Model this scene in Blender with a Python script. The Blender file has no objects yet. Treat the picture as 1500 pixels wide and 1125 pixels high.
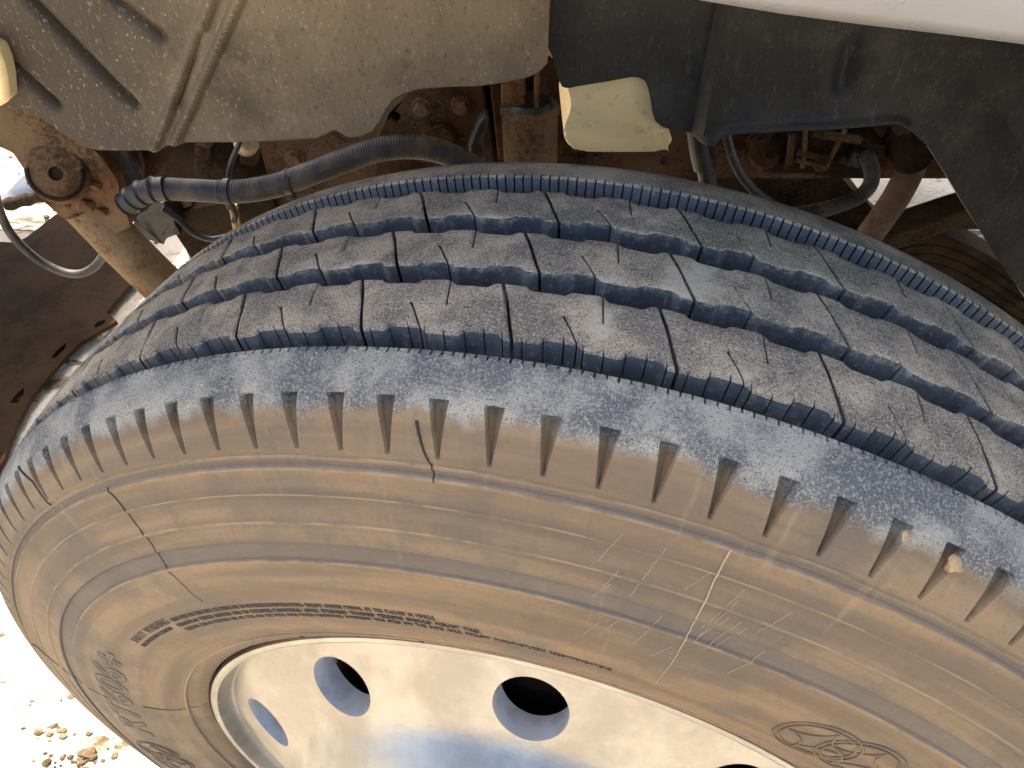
import bpy, bmesh, math, random
from mathutils import Vector, Matrix, noise as mnoise
R_ = math.radians
random.seed(7)
sc = bpy.context.scene
col = sc.collection

# ---------------------------------------------------------------- camera, sky, sun, exposure
CAM = Vector((-0.0402, -0.3269, 1.2630)); PITCH = 44.2603; FPX = 1113.9
cd = bpy.data.cameras.new('camera'); cam = bpy.data.objects.new('camera', cd); col.objects.link(cam)
cam.location = CAM; cam.rotation_euler = (R_(90 - PITCH), 0, 0)
cd.sensor_width = 36; cd.lens = 36 * FPX / 1500; cd.clip_start = 0.01; cd.clip_end = 500
sc.camera = cam
SUN = Vector((-0.25, 0.50, 0.83)).normalized()
w = bpy.data.worlds.new('World'); sc.world = w; w.use_nodes = True
nt = w.node_tree; bg = nt.nodes['Background']; sky = nt.nodes.new('ShaderNodeTexSky')
sky.sky_type = 'NISHITA'; sky.sun_disc = False; sky.air_density = .8; sky.dust_density = 4; sky.ozone_density = .3
sky.sun_elevation = math.asin(SUN.z); sky.sun_rotation = math.atan2(SUN.x, SUN.y)
nt.links.new(sky.outputs[0], bg.inputs[0]); bg.inputs[1].default_value = 0.15
sd = bpy.data.lights.new('sun', 'SUN'); so = bpy.data.objects.new('sun', sd); col.objects.link(so)
sd.energy = 3.6; sd.angle = R_(0.53); sd.color = (1, .90, .76)
so.rotation_euler = SUN.to_track_quat('Z', 'Y').to_euler()
sc.view_settings.view_transform = 'Standard'; sc.view_settings.look = 'None'
sc.view_settings.exposure = 2.08; sc.view_settings.gamma = 1
sc.cycles.max_bounces = 8; sc.cycles.diffuse_bounces = 5

def at(u, v, y):
    """point of the place seen at photo pixel (u, v) that stands y metres inboard"""
    p = R_(PITCH); a = (u - 750) / FPX; b = (v - 562.5) / FPX
    d = Vector((a, math.cos(p) - b * math.sin(p), -math.sin(p) - b * math.cos(p)))
    return CAM + d * ((y - CAM.y) / d.y)

# ---------------------------------------------------------------- object helpers
def tag(o, label=None, cat=None, kind=None, group=None):
    if label: o['label'] = label
    if cat: o['category'] = cat
    if kind: o['kind'] = kind
    if group: o['group'] = group
    return o
def empty(name, loc, rot=(0, 0, 0)):
    o = bpy.data.objects.new(name, None); col.objects.link(o); o.location = loc; o.rotation_euler = rot
    o.empty_display_size = .05
    return o
def link(name, me, parent=None, loc=(0, 0, 0), rot=(0, 0, 0)):
    o = bpy.data.objects.new(name, me); col.objects.link(o)
    o.location = loc; o.rotation_euler = rot
    if parent: o.parent = parent
    return o
def mesh(name, vs, fs, mats, mi=None, sharp=35):
    me = bpy.data.meshes.new(name); me.from_pydata([tuple(v) for v in vs], [], fs); me.update()
    for m in (mats if isinstance(mats, (list, tuple)) else [mats]): me.materials.append(m)
    if mi: me.polygons.foreach_set('material_index', mi)
    bm = bmesh.new(); bm.from_mesh(me); bmesh.ops.recalc_face_normals(bm, faces=bm.faces); bm.to_mesh(me); bm.free()
    me.shade_smooth()
    if sharp: me.set_sharp_from_angle(angle=R_(sharp))
    return me
def from_bm(name, bm, mats, sharp=35):
    me = bpy.data.meshes.new(name); bmesh.ops.recalc_face_normals(bm, faces=bm.faces); bm.to_mesh(me); bm.free()
    for m in (mats if isinstance(mats, (list, tuple)) else [mats]): me.materials.append(m)
    me.shade_smooth(); me.set_sharp_from_angle(angle=R_(sharp))
    return me
def smooth_path(pts, n):
    """Catmull-Rom through pts, n samples per span"""
    P = [Vector(p) for p in pts]; P = [2 * P[0] - P[1]] + P + [2 * P[-1] - P[-2]]
    out = []
    for i in range(1, len(P) - 2):
        a, b, c, d = P[i - 1:i + 3]
        for k in range(n):
            t = k / n
            out.append(.5 * ((2 * b) + (c - a) * t + (2 * a - 5 * b + 4 * c - d) * t * t + (3 * b - a - 3 * c + d) * t ** 3))
    out.append(P[-2].copy())
    return out
def tube_bm(bm, path, rad, seg=12, flat=1.0):
    """rad: number or function of index; closed ends"""
    rings = []; n = len(path); up = Vector((0, .3, 1))
    for i, p in enumerate(path):
        t = (path[min(i + 1, n - 1)] - path[max(i - 1, 0)]).normalized()
        s = t.cross(up)
        if s.length < 1e-3: s = t.cross(Vector((1, 0, 0)))
        s.normalize(); q = s.cross(t).normalized(); up = q
        r = rad(i) if callable(rad) else rad
        rings.append([bm.verts.new(p + (s * math.cos(a) * flat + q * math.sin(a)) * r) for a in [2 * math.pi * k / seg for k in range(seg)]])
    for a, b in zip(rings, rings[1:]):
        for k in range(seg): bm.faces.new((a[k], a[(k + 1) % seg], b[(k + 1) % seg], b[k]))
    bm.faces.new(rings[0]); bm.faces.new(list(reversed(rings[-1])))
def resample(path, step):
    out = [path[0].copy()]; acc = 0
    for a, b in zip(path, path[1:]):
        L = (b - a).length; d = step - acc
        while d <= L:
            out.append(a.lerp(b, d / L)); d += step
        acc = L - (d - step)
    return out
def box_bm(bm, c, size, rot=None, bevel=0.0, taper=1.0):
    r = bmesh.ops.create_cube(bm, size=1)
    M = (rot or Matrix.Identity(3))
    for v in r['verts']:
        p = Vector((v.co.x * size[0], v.co.y * size[1], v.co.z * size[2]))
        if v.co.z > 0: p.x *= taper; p.y *= taper
        v.co = M @ p + Vector(c)
    if bevel:
        es = {e for v in r['verts'] for e in v.link_edges}
        bmesh.ops.bevel(bm, geom=list(es), offset=bevel, segments=2, affect='EDGES', profile=.6)
def cyl_bm(bm, p0, p1, r0, r1=None, seg=20, bevel=0):
    r1 = r0 if r1 is None else r1
    p0, p1 = Vector(p0), Vector(p1); t = (p1 - p0).normalized()
    s = t.cross(Vector((.13, .2, 1))); s.normalize(); q = s.cross(t)
    prof = [(0, r0), (1, r1)]
    if bevel:
        L = (p1 - p0).length
        prof = [(0, r0 - bevel), (bevel / L, r0), (1 - bevel / L, r1), (1, r1 - bevel)]
    rings = []
    for f, r in prof:
        rings.append([bm.verts.new(p0.lerp(p1, f) + (s * math.cos(a) + q * math.sin(a)) * r) for a in [2 * math.pi * k / seg for k in range(seg)]])
    for a, b in zip(rings, rings[1:]):
        for k in range(seg): bm.faces.new((a[k], a[(k + 1) % seg], b[(k + 1) % seg], b[k]))
    bm.faces.new(rings[0]); bm.faces.new(list(reversed(rings[-1])))
def prism_bm(bm, pts, back):
    """outline pts (world, front face) extruded by the vector back"""
    a = [bm.verts.new(p) for p in pts]; b = [bm.verts.new(Vector(p) + back) for p in pts]
    bm.faces.new(a); bm.faces.new(list(reversed(b)))
    n = len(a)
    for k in range(n): bm.faces.new((a[k], b[k], b[(k + 1) % n], a[(k + 1) % n]))
def roughen(bm, amp, scale, seed=0):
    for v in bm.verts:
        v.co += Vector(mnoise.noise_vector((v.co + Vector((seed, 0, 0))) * scale)) * amp
def wobble(bm_or_me, amp, scale): pass

# ---------------------------------------------------------------- node helper
class NT:
    def __init__(s, name, rough=.7):
        s.m = bpy.data.materials.new(name); s.m.use_nodes = True
        s.t = s.m.node_tree; s.b = s.t.nodes['Principled BSDF']; s.b.inputs['Roughness'].default_value = rough
    def put(s, sock, v):
        if isinstance(v, bpy.types.NodeSocket): s.t.links.new(v, sock)
        elif isinstance(v, (tuple, list)) and len(v) == 3 and sock.type == 'RGBA': sock.default_value = (*v, 1)
        else: sock.default_value = v
    def coord(s, obj=None, off=None):
        n = s.t.nodes.new('ShaderNodeTexCoord')
        if obj: n.object = obj
        o = n.outputs['Object']
        if off:
            a = s.t.nodes.new('ShaderNodeVectorMath'); a.operation = 'SUBTRACT'; s.put(a.inputs[0], o); a.inputs[1].default_value = off; o = a.outputs[0]
        return o
    def scale(s, vec, k):
        a = s.t.nodes.new('ShaderNodeVectorMath'); a.operation = 'MULTIPLY'; s.put(a.inputs[0], vec); a.inputs[1].default_value = k; return a.outputs[0]
    def sep(s, vec):
        n = s.t.nodes.new('ShaderNodeSeparateXYZ'); s.put(n.inputs[0], vec); return n.outputs
    def comb(s, x, y, z):
        n = s.t.nodes.new('ShaderNodeCombineXYZ')
        for i, v in enumerate((x, y, z)): s.put(n.inputs[i], v)
        return n.outputs[0]
    def noise(s, vec, scale, detail=4, rough=.55, dist=0):
        n = s.t.nodes.new('ShaderNodeTexNoise'); s.put(n.inputs['Vector'], vec)
        n.inputs['Scale'].default_value = scale; n.inputs['Detail'].default_value = detail
        n.inputs['Roughness'].default_value = rough; n.inputs['Distortion'].default_value = dist
        return n.outputs[0]
    def voro(s, vec, scale, feat='F1', rnd=1):
        n = s.t.nodes.new('ShaderNodeTexVoronoi'); n.feature = feat; s.put(n.inputs['Vector'], vec); n.inputs['Scale'].default_value = scale
        n.inputs['Randomness'].default_value = rnd
        return n.outputs[0]
    def math(s, op, a, b=0.0, clamp=False):
        n = s.t.nodes.new('ShaderNodeMath'); n.operation = op; n.use_clamp = clamp; s.put(n.inputs[0], a); s.put(n.inputs[1], b); return n.outputs[0]
    def step(s, v, lo, hi):
        n = s.t.nodes.new('ShaderNodeMapRange'); n.interpolation_type = 'SMOOTHSTEP'
        s.put(n.inputs[0], v); n.inputs[1].default_value = lo; n.inputs[2].default_value = hi
        n.inputs[3].default_value = 0; n.inputs[4].default_value = 1
        if lo > hi: n.inputs[1].default_value = hi; n.inputs[2].default_value = lo; n.inputs[3].default_value = 1; n.inputs[4].default_value = 0
        return n.outputs[0]
    def mix(s, f, a, b):
        n = s.t.nodes.new('ShaderNodeMix'); n.data_type = 'RGBA'; s.put(n.inputs[0], f); s.put(n.inputs[6], a); s.put(n.inputs[7], b); return n.outputs[2]
    def bump(s, h, dist, strength=1.0, normal=None):
        n = s.t.nodes.new('ShaderNodeBump'); s.put(n.inputs['Height'], h); n.inputs['Distance'].default_value = dist; n.inputs['Strength'].default_value = strength
        if normal: s.put(n.inputs['Normal'], normal)
        return n.outputs[0]
    def out(s, color=None, rough=None, normal=None, metal=None, spec=None):
        if color is not None: s.put(s.b.inputs['Base Color'], color)
        if rough is not None: s.put(s.b.inputs['Roughness'], rough)
        if normal is not None: s.put(s.b.inputs['Normal'], normal)
        if metal is not None: s.put(s.b.inputs['Metallic'], metal)
        if spec is not None: s.put(s.b.inputs['Specular IOR Level'], spec)
        return s.m

# ---------------------------------------------------------------- the wheel's own frame
HZ = 0.515; YAW = -14.366
wheel = empty('truck_wheel', (0, 0, 0), (0, 0, R_(YAW)))
tag(wheel, 'dusty worn truck tyre on a silver rim with round hand holes', 'truck wheel')

def rubber(name, kind):
    n = NT(name); v = n.coord(wheel, (0, 0, HZ)); X = n.sep(v)
    r = n.math('SQRT', n.math('ADD', n.math('MULTIPLY', X[0], X[0]), n.math('MULTIPLY', X[2], X[2])))
    ang = n.math('ARCTAN2', X[0], X[2])
    big = n.noise(v, 9, 3); mid = n.noise(v, 38, 5, .6); fine = n.noise(v, 330, 4, .7); grit = n.noise(v, 780, 3, .6)
    if kind == 'clean':
        top = n.math('MULTIPLY', n.step(n.math('ADD', r, n.math('MULTIPLY', n.math('SUBTRACT', mid, .5), .010)), .5150, .5195), n.step(fine, .42, .60))
        f = n.math('MULTIPLY', n.step(mid, .45, .75), .5)
        c = n.mix(f, (.044, .046, .050), (.120, .116, .108))
        c = n.mix(n.math('MULTIPLY', n.step(fine, .54, .70), .5), c, (.24, .21, .17))
        c = n.mix(n.math('MULTIPLY', top, .6), c, (.30, .25, .18))
        return n.out(c, n.math('ADD', n.math('MULTIPLY', fine, .3), .42), n.bump(fine, .0006, .5), spec=.45)
    if kind == 'letter':
        c = n.mix(n.step(fine, .45, .7), (.045, .038, .032), (.10, .075, .05))
        return n.out(c, .6)
    # ring coordinates: long along the rim, short across it
    rings = n.noise(n.comb(n.math('MULTIPLY', ang, 1.3), n.math('MULTIPLY', r, 42), X[1]), 1.6, 4, .55)
    streak = n.noise(n.comb(n.math('MULTIPLY', ang, 34), n.math('MULTIPLY', r, 9), 0.0), 1.5, 4, .6)
    # dust on the sidewall
    sw = n.mix(n.step(rings, .36, .66), (.155, .106, .062), (.240, .158, .084))
    band = n.math('MULTIPLY', n.step(r, .4080, .4100), n.step(r, .4225, .4195))
    band = n.math('ADD', band, n.math('MULTIPLY', n.step(r, .4670, .4690), n.step(r, .4722, .4712)))
    sw = n.mix(n.math('MULTIPLY', band, .6), sw, (.118, .100, .082))
    sw = n.mix(n.math('MULTIPLY', n.step(n.noise(v, 13, 6, .65), .46, .66), .65), sw, (.105, .084, .062))
    sw = n.mix(n.math('MULTIPLY', n.step(streak, .60, .74), .35), sw, (.30, .22, .13))
    sw = n.mix(n.math('MULTIPLY', n.step(fine, .50, .72), .35), sw, (.095, .078, .060))
    # shoulder: blue black rubber under grey grit
    patch = n.noise(v, 24, 5, .6); spk = n.noise(v, 700, 4, .75); spk2 = n.noise(v, 1150, 2, .6)
    sh = n.mix(n.step(patch, .42, .60), (.118, .126, .128), (.350, .335, .280))
    sh = n.mix(n.math('MULTIPLY', n.step(spk, .49, .60), .60), sh, (.50, .435, .325))
    sh = n.mix(n.math('MULTIPLY', n.step(spk2, .55, .66), .75), sh, (.040, .040, .044))
    # worn tread face
    td = n.mix(n.step(n.math('ADD', n.math('MULTIPLY', mid, .6), n.math('MULTIPLY', patch, .4)), .40, .60), (.195, .170, .138), (.47, .385, .270))
    td = n.mix(n.math('MULTIPLY', n.step(spk, .50, .60), .65), td, (.64, .51, .33))
    td = n.mix(n.math('MULTIPLY', n.step(spk2, .52, .64), .85), td, (.045, .041, .038))
    td = n.mix(n.math('MULTIPLY', n.step(patch, .56, .66), .55), td, (.58, .50, .37))
    edge = n.math('ADD', r, n.math('MULTIPLY', n.math('SUBTRACT', mid, .5), .020))
    near = n.step(n.math('ADD', X[1], n.math('MULTIPLY', n.math('SUBTRACT', big, .5), .02)), -.068, -.078)
    c = n.mix(near, td, sh)
    ridge_ = None
    for rr, ww in ((.4672, .0009), (.4523, .0006), (.4353, .0008), (.4087, .0010), (.4738, .0005), (.3166, .0010)):
        q = n.step(n.math('ABSOLUTE', n.math('SUBTRACT', r, rr)), ww, ww * .3); ridge_ = q if ridge_ is None else n.math('ADD', ridge_, q)
    sw = n.mix(n.math('MULTIPLY', n.math('MULTIPLY', ridge_, n.step(mid, .38, .60)), .45), sw, (.40, .29, .175))
    dk = n.step(n.math('ABSOLUTE', n.math('SUBTRACT', r, .4212)), .0012, .0004)
    sw = n.mix(n.math('MULTIPLY', dk, .7), sw, (.070, .066, .072))
    side = n.step(edge, .5005, .4925)
    c = n.mix(side, c, sw)
    h = n.math('ADD', n.math('MULTIPLY', spk, n.math('SUBTRACT', 1.0, n.math('MULTIPLY', side, .8))), n.math('MULTIPLY', mid, .4))
    return n.out(c, n.math('ADD', n.math('MULTIPLY', mid, .25), .55), n.bump(h, .0030, .75), spec=.32)
RUB = rubber('dusty_rubber', 'dust'); CLEAN = rubber('clean_rubber', 'clean'); LETTER = rubber('lettering_rubber', 'letter')

def crown(y): return .5199 - (1.21 if y < 0 else .27) * y * y
def ring_pt(R, th, y): return (R * math.sin(th), y, R * math.cos(th))

# near sidewall profile, R falling from the shoulder to the bead
BASE = [(.5127, -.0765), (.5095, -.086), (.5058, -.0945), (.50125, -.1000), (.495, -.1045), (.488, -.1085), (.480, -.1125), (.474, -.1146),
        (.467, -.1168), (.452, -.1215), (.435, -.1262), (.4213, -.1296), (.4085, -.1324), (.385, -.1345), (.360, -.1335), (.340, -.1298), (.325, -.1255), (.3155, -.122), (.306, -.1185), (.3005, -.113), (.2990, -.104)]
def side_y(R):
    for (a, ya), (b, yb) in zip(BASE, BASE[1:]):
        if a >= R >= b: return ya + (yb - ya) * (a - R) / (a - b)
    return BASE[-1][1]
RELIEF = [(.4760, 0), (.4750, .0006), (.4742, .0006), (.4735, 0), (.4722, 0), (.4716, .0012), (.4692, .0012), (.4682, .0002), (.4672, -.0010), (.4662, -.0006), (.4640, 0),
          (.4535, 0), (.4525, -.0006), (.4512, -.0004), (.4500, .0004), (.4480, .0002), (.4460, 0), (.4370, 0), (.4355, -.0008), (.4340, -.0006), (.4325, .0004), (.4300, 0),
          (.4240, 0), (.4222, -.0005), (.4214, .0011), (.4200, .0011), (.4185, .0008), (.4140, .0008), (.4102, .0009), (.4090, -.0006), (.4078, -.0006), (.4060, 0),
          (.3180, 0), (.3170, -.0010), (.3160, -.0010), (.3148, .0006), (.3135, .0006)]
FAR = [(.5178, .0845), (.5170, .0920), (.5156, .1010), (.5132, .1090), (.5106, .1150), (.5072, .1190), (.5036, .1210), (.4950, .1225), (.4800, .1235), (.4670, .1245), (.4350, .1300), (.4085, .1355), (.385, .1385), (.360, .1375), (.325, .1300), (.306, .1220), (.2990, .1080)]
def far_y(R):
    for (a, ya), (b, yb) in zip(FAR, FAR[1:]):
        if a >= R >= b: return ya + (yb - ya) * (a - R) / (a - b)
    return FAR[-1][1]
def relief(R):
    if R > RELIEF[0][0] or R < RELIEF[-1][0]: return 0
    for (a, da), (b, db) in zip(RELIEF, RELIEF[1:]):
        if a >= R >= b: return da + (db - da) * (a - R) / (a - b)
    return 0
SLOT_N, SLOT_PH = 120, .25
def sidewall(name, sgn, slot=True):
    Rs = [.5036, .5028, .5018, .5008, .499, .496, .4925, .489, .4855, .4825, .4808, .4796, .4780]
    Rs += [R for R, _ in RELIEF] + [.459, .456, .443, .440, .397, .391, .385, .378, .371, .364, .357, .350, .344, .338, .332, .326, .321, .3105, .3085, .306, .303, .301, .3000, .2995, .2990]
    Rs = sorted(set(Rs), reverse=True)
    vs, cols = [], []
    def wd(R):
        f = min(max((.5018 - R) / (.5018 - .4800), 0), 1)
        return .50 + (.12 - .50) * f ** .85
    def dep(R):
        if R > .5020 or R < .4792: return 0
        f = (.5018 - R) / (.5018 - .4800)
        return .0078 - .0048 * f
    off = lambda w: (-1.5, -1.05, -w - .09, -w + .05, -w * .2, w - .16, w + .02, 1.0)
    nz = 8 * SLOT_N
    for R in Rs:
        y0 = (side_y(R) if sgn < 0 else -far_y(R)) + relief(R); w_, d = wd(R), (dep(R) if slot else 0)
        for k in range(SLOT_N):
            jit = .12 * math.sin(k * 12.9898) 
            for j, o in enumerate(off(w_)):
                dd = d * (0, 0, 0, .75, 1.0, .75, 0, 0)[j]
                th = R_(SLOT_PH + 3 * k + o + jit * .5)
                vs.append(ring_pt(R - dd * .55, th, (y0 + dd * .83) * (1 if sgn < 0 else -1)))
    fs, mi = [], []
    for i in range(len(Rs) - 1):
        for k in range(nz):
            a = i * nz + k; b = i * nz + (k + 1) % nz
            fs.append((a, b, b + nz, a + nz))
            mi.append(0)
    return mesh(name, vs, fs, [RUB, CLEAN], mi, 28)
FARSH = .004
tyre = link('tyre', sidewall('tyre', -1), wheel, (0, 0, HZ))
link('inner_sidewall', sidewall('inner_sidewall', 1), tyre)

# shoulder ribs, their groove edge cut by fine sipes
def shoulder(name, sgn):
    prof = [(.4990, -.0700, 1), (.5060, -.0722, 1), (.5118, -.0752, 1), (.5127, -.0766, 1), (.5123, -.0792, 0), (.5110, -.0825, 0), (.5095, -.0860, 0), (.5078, -.0903, 0), (.5058, -.0945, 0), (.5036, -.0972, 0)]
    prof[-1] = (.5036, side_y(.5036), 0)
    if sgn > 0: prof = [(.4990, -.0775, 1), (.5060, -.0800, 1), (.5167, -.0832, 1), (.5178, -.0845, 1), (.5176, -.0868, 0), (.5166, -.0930, 0), (.5155, -.1012, 0), (.5131, -.1090, 0), (.5106, -.1150, 0), (.5036, -.1210, 0)]
    N = 580; cols = (-.31, -.062, -.045, .045, .062)
    vs = []
    for i, (R, y, nf) in enumerate(prof):
        for k in range(N):
            L = (.0020 + .0012 * abs(math.sin(k * 7.77))) * (1.0 if sgn < 0 else 1.1)
            for j, c in enumerate(cols):
                dy = L if (nf and j in (2, 3)) else 0
                th = R_(k * 360 / N + c)
                yy = y - dy
                dR = 0
                if i in (3, 4, 5): dR = .0004 * mnoise.noise((k * .37, y * 300, sgn))
                vs.append(ring_pt(R + dR, th, yy if sgn < 0 else -yy))
    nz = 5 * N; fs, mi = [], []
    for i in range(len(prof) - 1):
        for k in range(nz):
            a = i * nz + k; b = i * nz + (k + 1) % nz
            fs.append((a, b, b + nz, a + nz)); mi.append(1 if i < 2 else 0)
    return mesh(name, vs, fs, [RUB, CLEAN], mi, 40)
link('shoulder_rib', shoulder('shoulder_rib', -1), tyre)
link('shoulder_rib', shoulder('shoulder_rib_far', 1), tyre)
# groove floors
vs, fs = [], []
GF = [(.4985, -.078), (.4990, -.069), (.5030, -.055), (.5045, -.02), (.5045, .02), (.5030, .058), (.4990, .074), (.4985, .088)]
for R, y in GF:
    for k in range(240): vs.append(ring_pt(R, 2 * math.pi * k / 240, y))
for i in range(len(GF) - 1):
    for k in range(240): fs.append((i * 240 + k, i * 240 + (k + 1) % 240, (i + 1) * 240 + (k + 1) % 240, (i + 1) * 240 + k))
link('tread_base', mesh('tread_base', vs, fs, CLEAN), tyre)

# tread blocks: one pitch of a rib, split by a Z sipe, between two full sipes
def tri(x): x = x % 1.0; return x
def wave(t):            # trapezoid wave, period 1, range -1..1
    t = t % 1.0
    if t < .40: return 1
    if t < .48: return 1 - 2 * (t - .40) / .08
    if t < .92: return -1
    return -1 + 2 * (t - .92) / .08
def block(name, y0, y1, pitch, slant, notches, seed):
    vs, fs, mi = [], [], []
    g, z = .105, .045
    def yn(th): return y0 + .0016 * wave(th / pitch * 2 + .25)
    def yf(th): return y1 + .0016 * wave(th / pitch * 2 + .10)
    def main(v): return slant * (1 - v)
    def zed(v, stepv): return (4.9 - 1.1 * v / .5 if v < stepv else 6.0 - .4 * (v - .5) / .5) * pitch / 8.69
    rows0 = [0, .03, .10, .22, .36]; rows1 = [.64, .80, .95, 1]
    for sub in (0, 1):
        if sub == 0:
            L = lambda v: main(v) + g; Rr = lambda v: zed(v, .512) - z; rows = rows0 + [.505, .520] + rows1
        else:
            L = lambda v: zed(v, .49) + z; Rr = lambda v: pitch + main(v) - g; rows = rows0 + [.482, .497] + rows1
        us = [(0, 0), (.025, 0)] + [(i / 22, 0) for i in range(1, 22)] + [(.975, 0), (1, 0)]
        # dense columns round the fine sipes of the near edge
        if notches:
            L0, R0 = L(0), Rr(0)
            for k in range(notches):
                th = (k + .5) * pitch / notches + main(0)
                u = (th - L0) / (R0 - L0); e = .040 / (R0 - L0)
                if .05 < u < .95:
                    us = [q for q in us if abs(q[0] - u) > e * 1.9]
                    us += [(u - e * 1.15, 0), (u - e, 1), (u + e, 1), (u + e * 1.15, 0)]
            us.sort()
        nu, nv = len(us), len(rows); b0 = len(vs)
        for j, v in enumerate(rows):
            for i, (u, nt_) in enumerate(us):
                th = L(v) + (Rr(v) - L(v)) * u
                y = yn(th) + (yf(th) - yn(th)) * v
                if nt_ and j < 2: y += (.0020 if j == 0 else .0014) * (.6 + .5 * math.sin(i * 3.7 + seed))
                rim = (i in (0, nu - 1)) or (j in (0, nv - 1))
                dr = -.0007 if rim else 0
                if notches and j == 0: dr -= .0012
                dr += .0005 * mnoise.noise((th * 1.3, y * 90, seed)) - (.0003 if rim else 0) * abs(mnoise.noise((th * 6, y * 400, seed)))
                vs.append(ring_pt(crown(y) + dr, R_(th), y))
        for j in range(nv - 1):
            for i in range(nu - 1):
                a = b0 + j * nu + i; fs.append((a, a + 1, a + nu + 1, a + nu)); mi.append(0)
        # walls
        loop = [(0, i) for i in range(nu)] + [(j, nu - 1) for j in range(1, nv)] + [(nv - 1, i) for i in range(nu - 2, -1, -1)] + [(j, 0) for j in range(nv - 2, 0, -1)]
        l0 = len(vs)
        for (j, i) in loop:
            p = Vector(vs[b0 + j * nu + i]); R0_ = math.hypot(p.x, p.z); th = math.atan2(p.x, p.z)
            dy = -.0022 if j == 0 else (.0022 if j == nv - 1 else 0)
            vs.append(ring_pt(.4980, th, p.y + dy))
        n = len(loop)
        for k in range(n):
            a = b0 + loop[k][0] * nu + loop[k][1]; b = b0 + loop[(k + 1) % n][0] * nu + loop[(k + 1) % n][1]
            fs.append((a, b, l0 + (k + 1) % n, l0 + k)); mi.append(1)
    return mesh(name, vs, fs, [RUB, CLEAN], mi, 40)
PA, PB = 8.69, (360 - 15 * 8.69) / 26
RIBS = [(-.0630, -.0295, 1.5, 8), (-.0150, .0171, 1.8, 0), (.0335, .0640, 1.8, 0)]
for y0, y1, sl, nn in RIBS:
    mA = block('tread_block', y0, y1, PA, sl, nn, y0 * 100); mB = block('tread_block_wide', y0, y1, PB, sl, nn, y0 * 70)
    for k in range(15): link('tread_block', mA, tyre, rot=(0, R_(-4.3 + PA * (k - 7)), 0))
    for k in range(26): link('tread_block', mB, tyre, rot=(0, R_(-4.3 + PA * 8 + PB * k), 0))

# ---- marks on the sidewall: lettering, emblems, cracks, seams
def on_side(R, thdeg, lift): return ring_pt(R, R_(thdeg), side_y(R) + relief(R) - lift)
def text_mesh(txt, outline=0.0):
    cu = bpy.data.curves.new('t', 'FONT'); cu.body = txt; cu.size = 1; cu.resolution_u = 2 if not outline else 4
    if outline: cu.fill_mode = 'NONE'; cu.bevel_depth = outline; cu.bevel_resolution = 0
    else: cu.extrude = .02
    o = bpy.data.objects.new('t', cu); col.objects.link(o)
    bpy.context.view_layer.update()
    me = bpy.data.meshes.new_from_object(o.evaluated_get(bpy.context.evaluated_depsgraph_get()))
    bpy.data.objects.remove(o)
    return me
def lay_text(bm_out, txt, th0, th1, Rc, h, lift=.0005, outline=0.0, shear=0.0):
    me = text_mesh(txt.replace(' ', '  ') if len(txt) > 12 else txt, outline)
    xs = [v.co.x for v in me.vertices]; x0, x1 = min(xs), max(xs)
    b = bmesh.new(); b.from_mesh(me)
    cap = .70
    for v in b.verts:
        x, y, z = v.co; x += shear * y
        th = th0 + (th1 - th0) * (x - x0) / (x1 - x0)
        R = Rc + (y / cap - .5) * h
        l = lift if z > 0 else -.0006
        v.co = Vector(on_side(R, th, l))
    b.to_mesh(me); b.free(); bm_out.from_mesh(me); bpy.data.meshes.remove(me)
def letters(rows, name='lettering'):
    bm = bmesh.new()
    for a in rows: lay_text(bm, *a[:5], **(a[5] if len(a) > 5 else {}))
    return link(name, from_bm(name, bm, LETTER, 60), tyre)
letters([('SAFETY WARNING', -53.6, -43.0, .3680, .0068)])
letters([('SERIOUS INJURY MAY RESULT FROM: TIRE FAILURE DUE TO UNDERINFLATION/OVERLOADING- FOLLOW OWNERS MANUAL OR TIRE PLACARD IN VEHICLE.', -42.2, -8.0, .3668, .0040)])
letters([('EXPLOSION OF TIRE/RIM ASSEMBLY DUE TO IMPROPER MOUNTING- ONLY SPECIALLY TRAINED PERSONS SHOULD MOUNT TIRES.', -42.6, -4.0, .3602, .0040),
         ('TIRE AND RIM MUST BE MATCHED', -54.0, -44.2, .3605, .0038)])
letters([('NEVER USE TIRES OF DIFFERENT SIZE OR TYPE ON THE SAME AXLE WHEN MOUNTING DIFFERENT TIRE SIZES ON THE SAME AXLE. FOLLOW MANUFACTURERS RECOMMENDATIONS.', -42.8, 7.9, .3535, .0040)])
letters([('RT606+', -91.0, -62.0, .3775, .0270, dict(outline=.034, shear=.25))])
def ridge(bm, pts, wdt, hgt):
    """raised bead along (R, theta) points on the sidewall"""
    P = [Vector(on_side(R, t, hgt * .3)) for R, t in pts]; tube_bm(bm, P, wdt, 6)
def coin(bm, Rc, thc, rad):
    k = math.degrees(1 / Rc)
    pt = lambda x, y: (Rc + y, thc + x * k)
    for rr in (rad, rad * .86): ridge(bm, [pt(rr * math.cos(a), rr * math.sin(a)) for a in [2 * math.pi * i / 36 for i in range(37)]], .0007, .001)
    s = rad * .86 * math.sqrt(2)
    for q in range(4):
        a0 = math.pi / 2 * q + math.pi / 4
        c = (s * math.cos(a0), s * math.sin(a0)); rr = rad * .86
        ridge(bm, [pt(c[0] + rr * math.cos(a), c[1] + rr * math.sin(a)) for a in [a0 + math.pi + (i / 12 - .5) * math.pi / 2 for i in range(13)]], .0007, .001)
for th, dR in ((26.1, 0), (-101.5, .009)):
    bm = bmesh.new(); coin(bm, .3650 + dR, th, .0225); coin(bm, .3690 + dR, th + 3.9, .0225)
    link('emblem', from_bm('emblem', bm, RUB, 60), tyre)
bm = bmesh.new()
lay_text(bm, 'DOUBLE COIN', 37, 78, .3655, .034, outline=.018)
link('lettering', from_bm('lettering', bm, RUB, 60), tyre)
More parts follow.
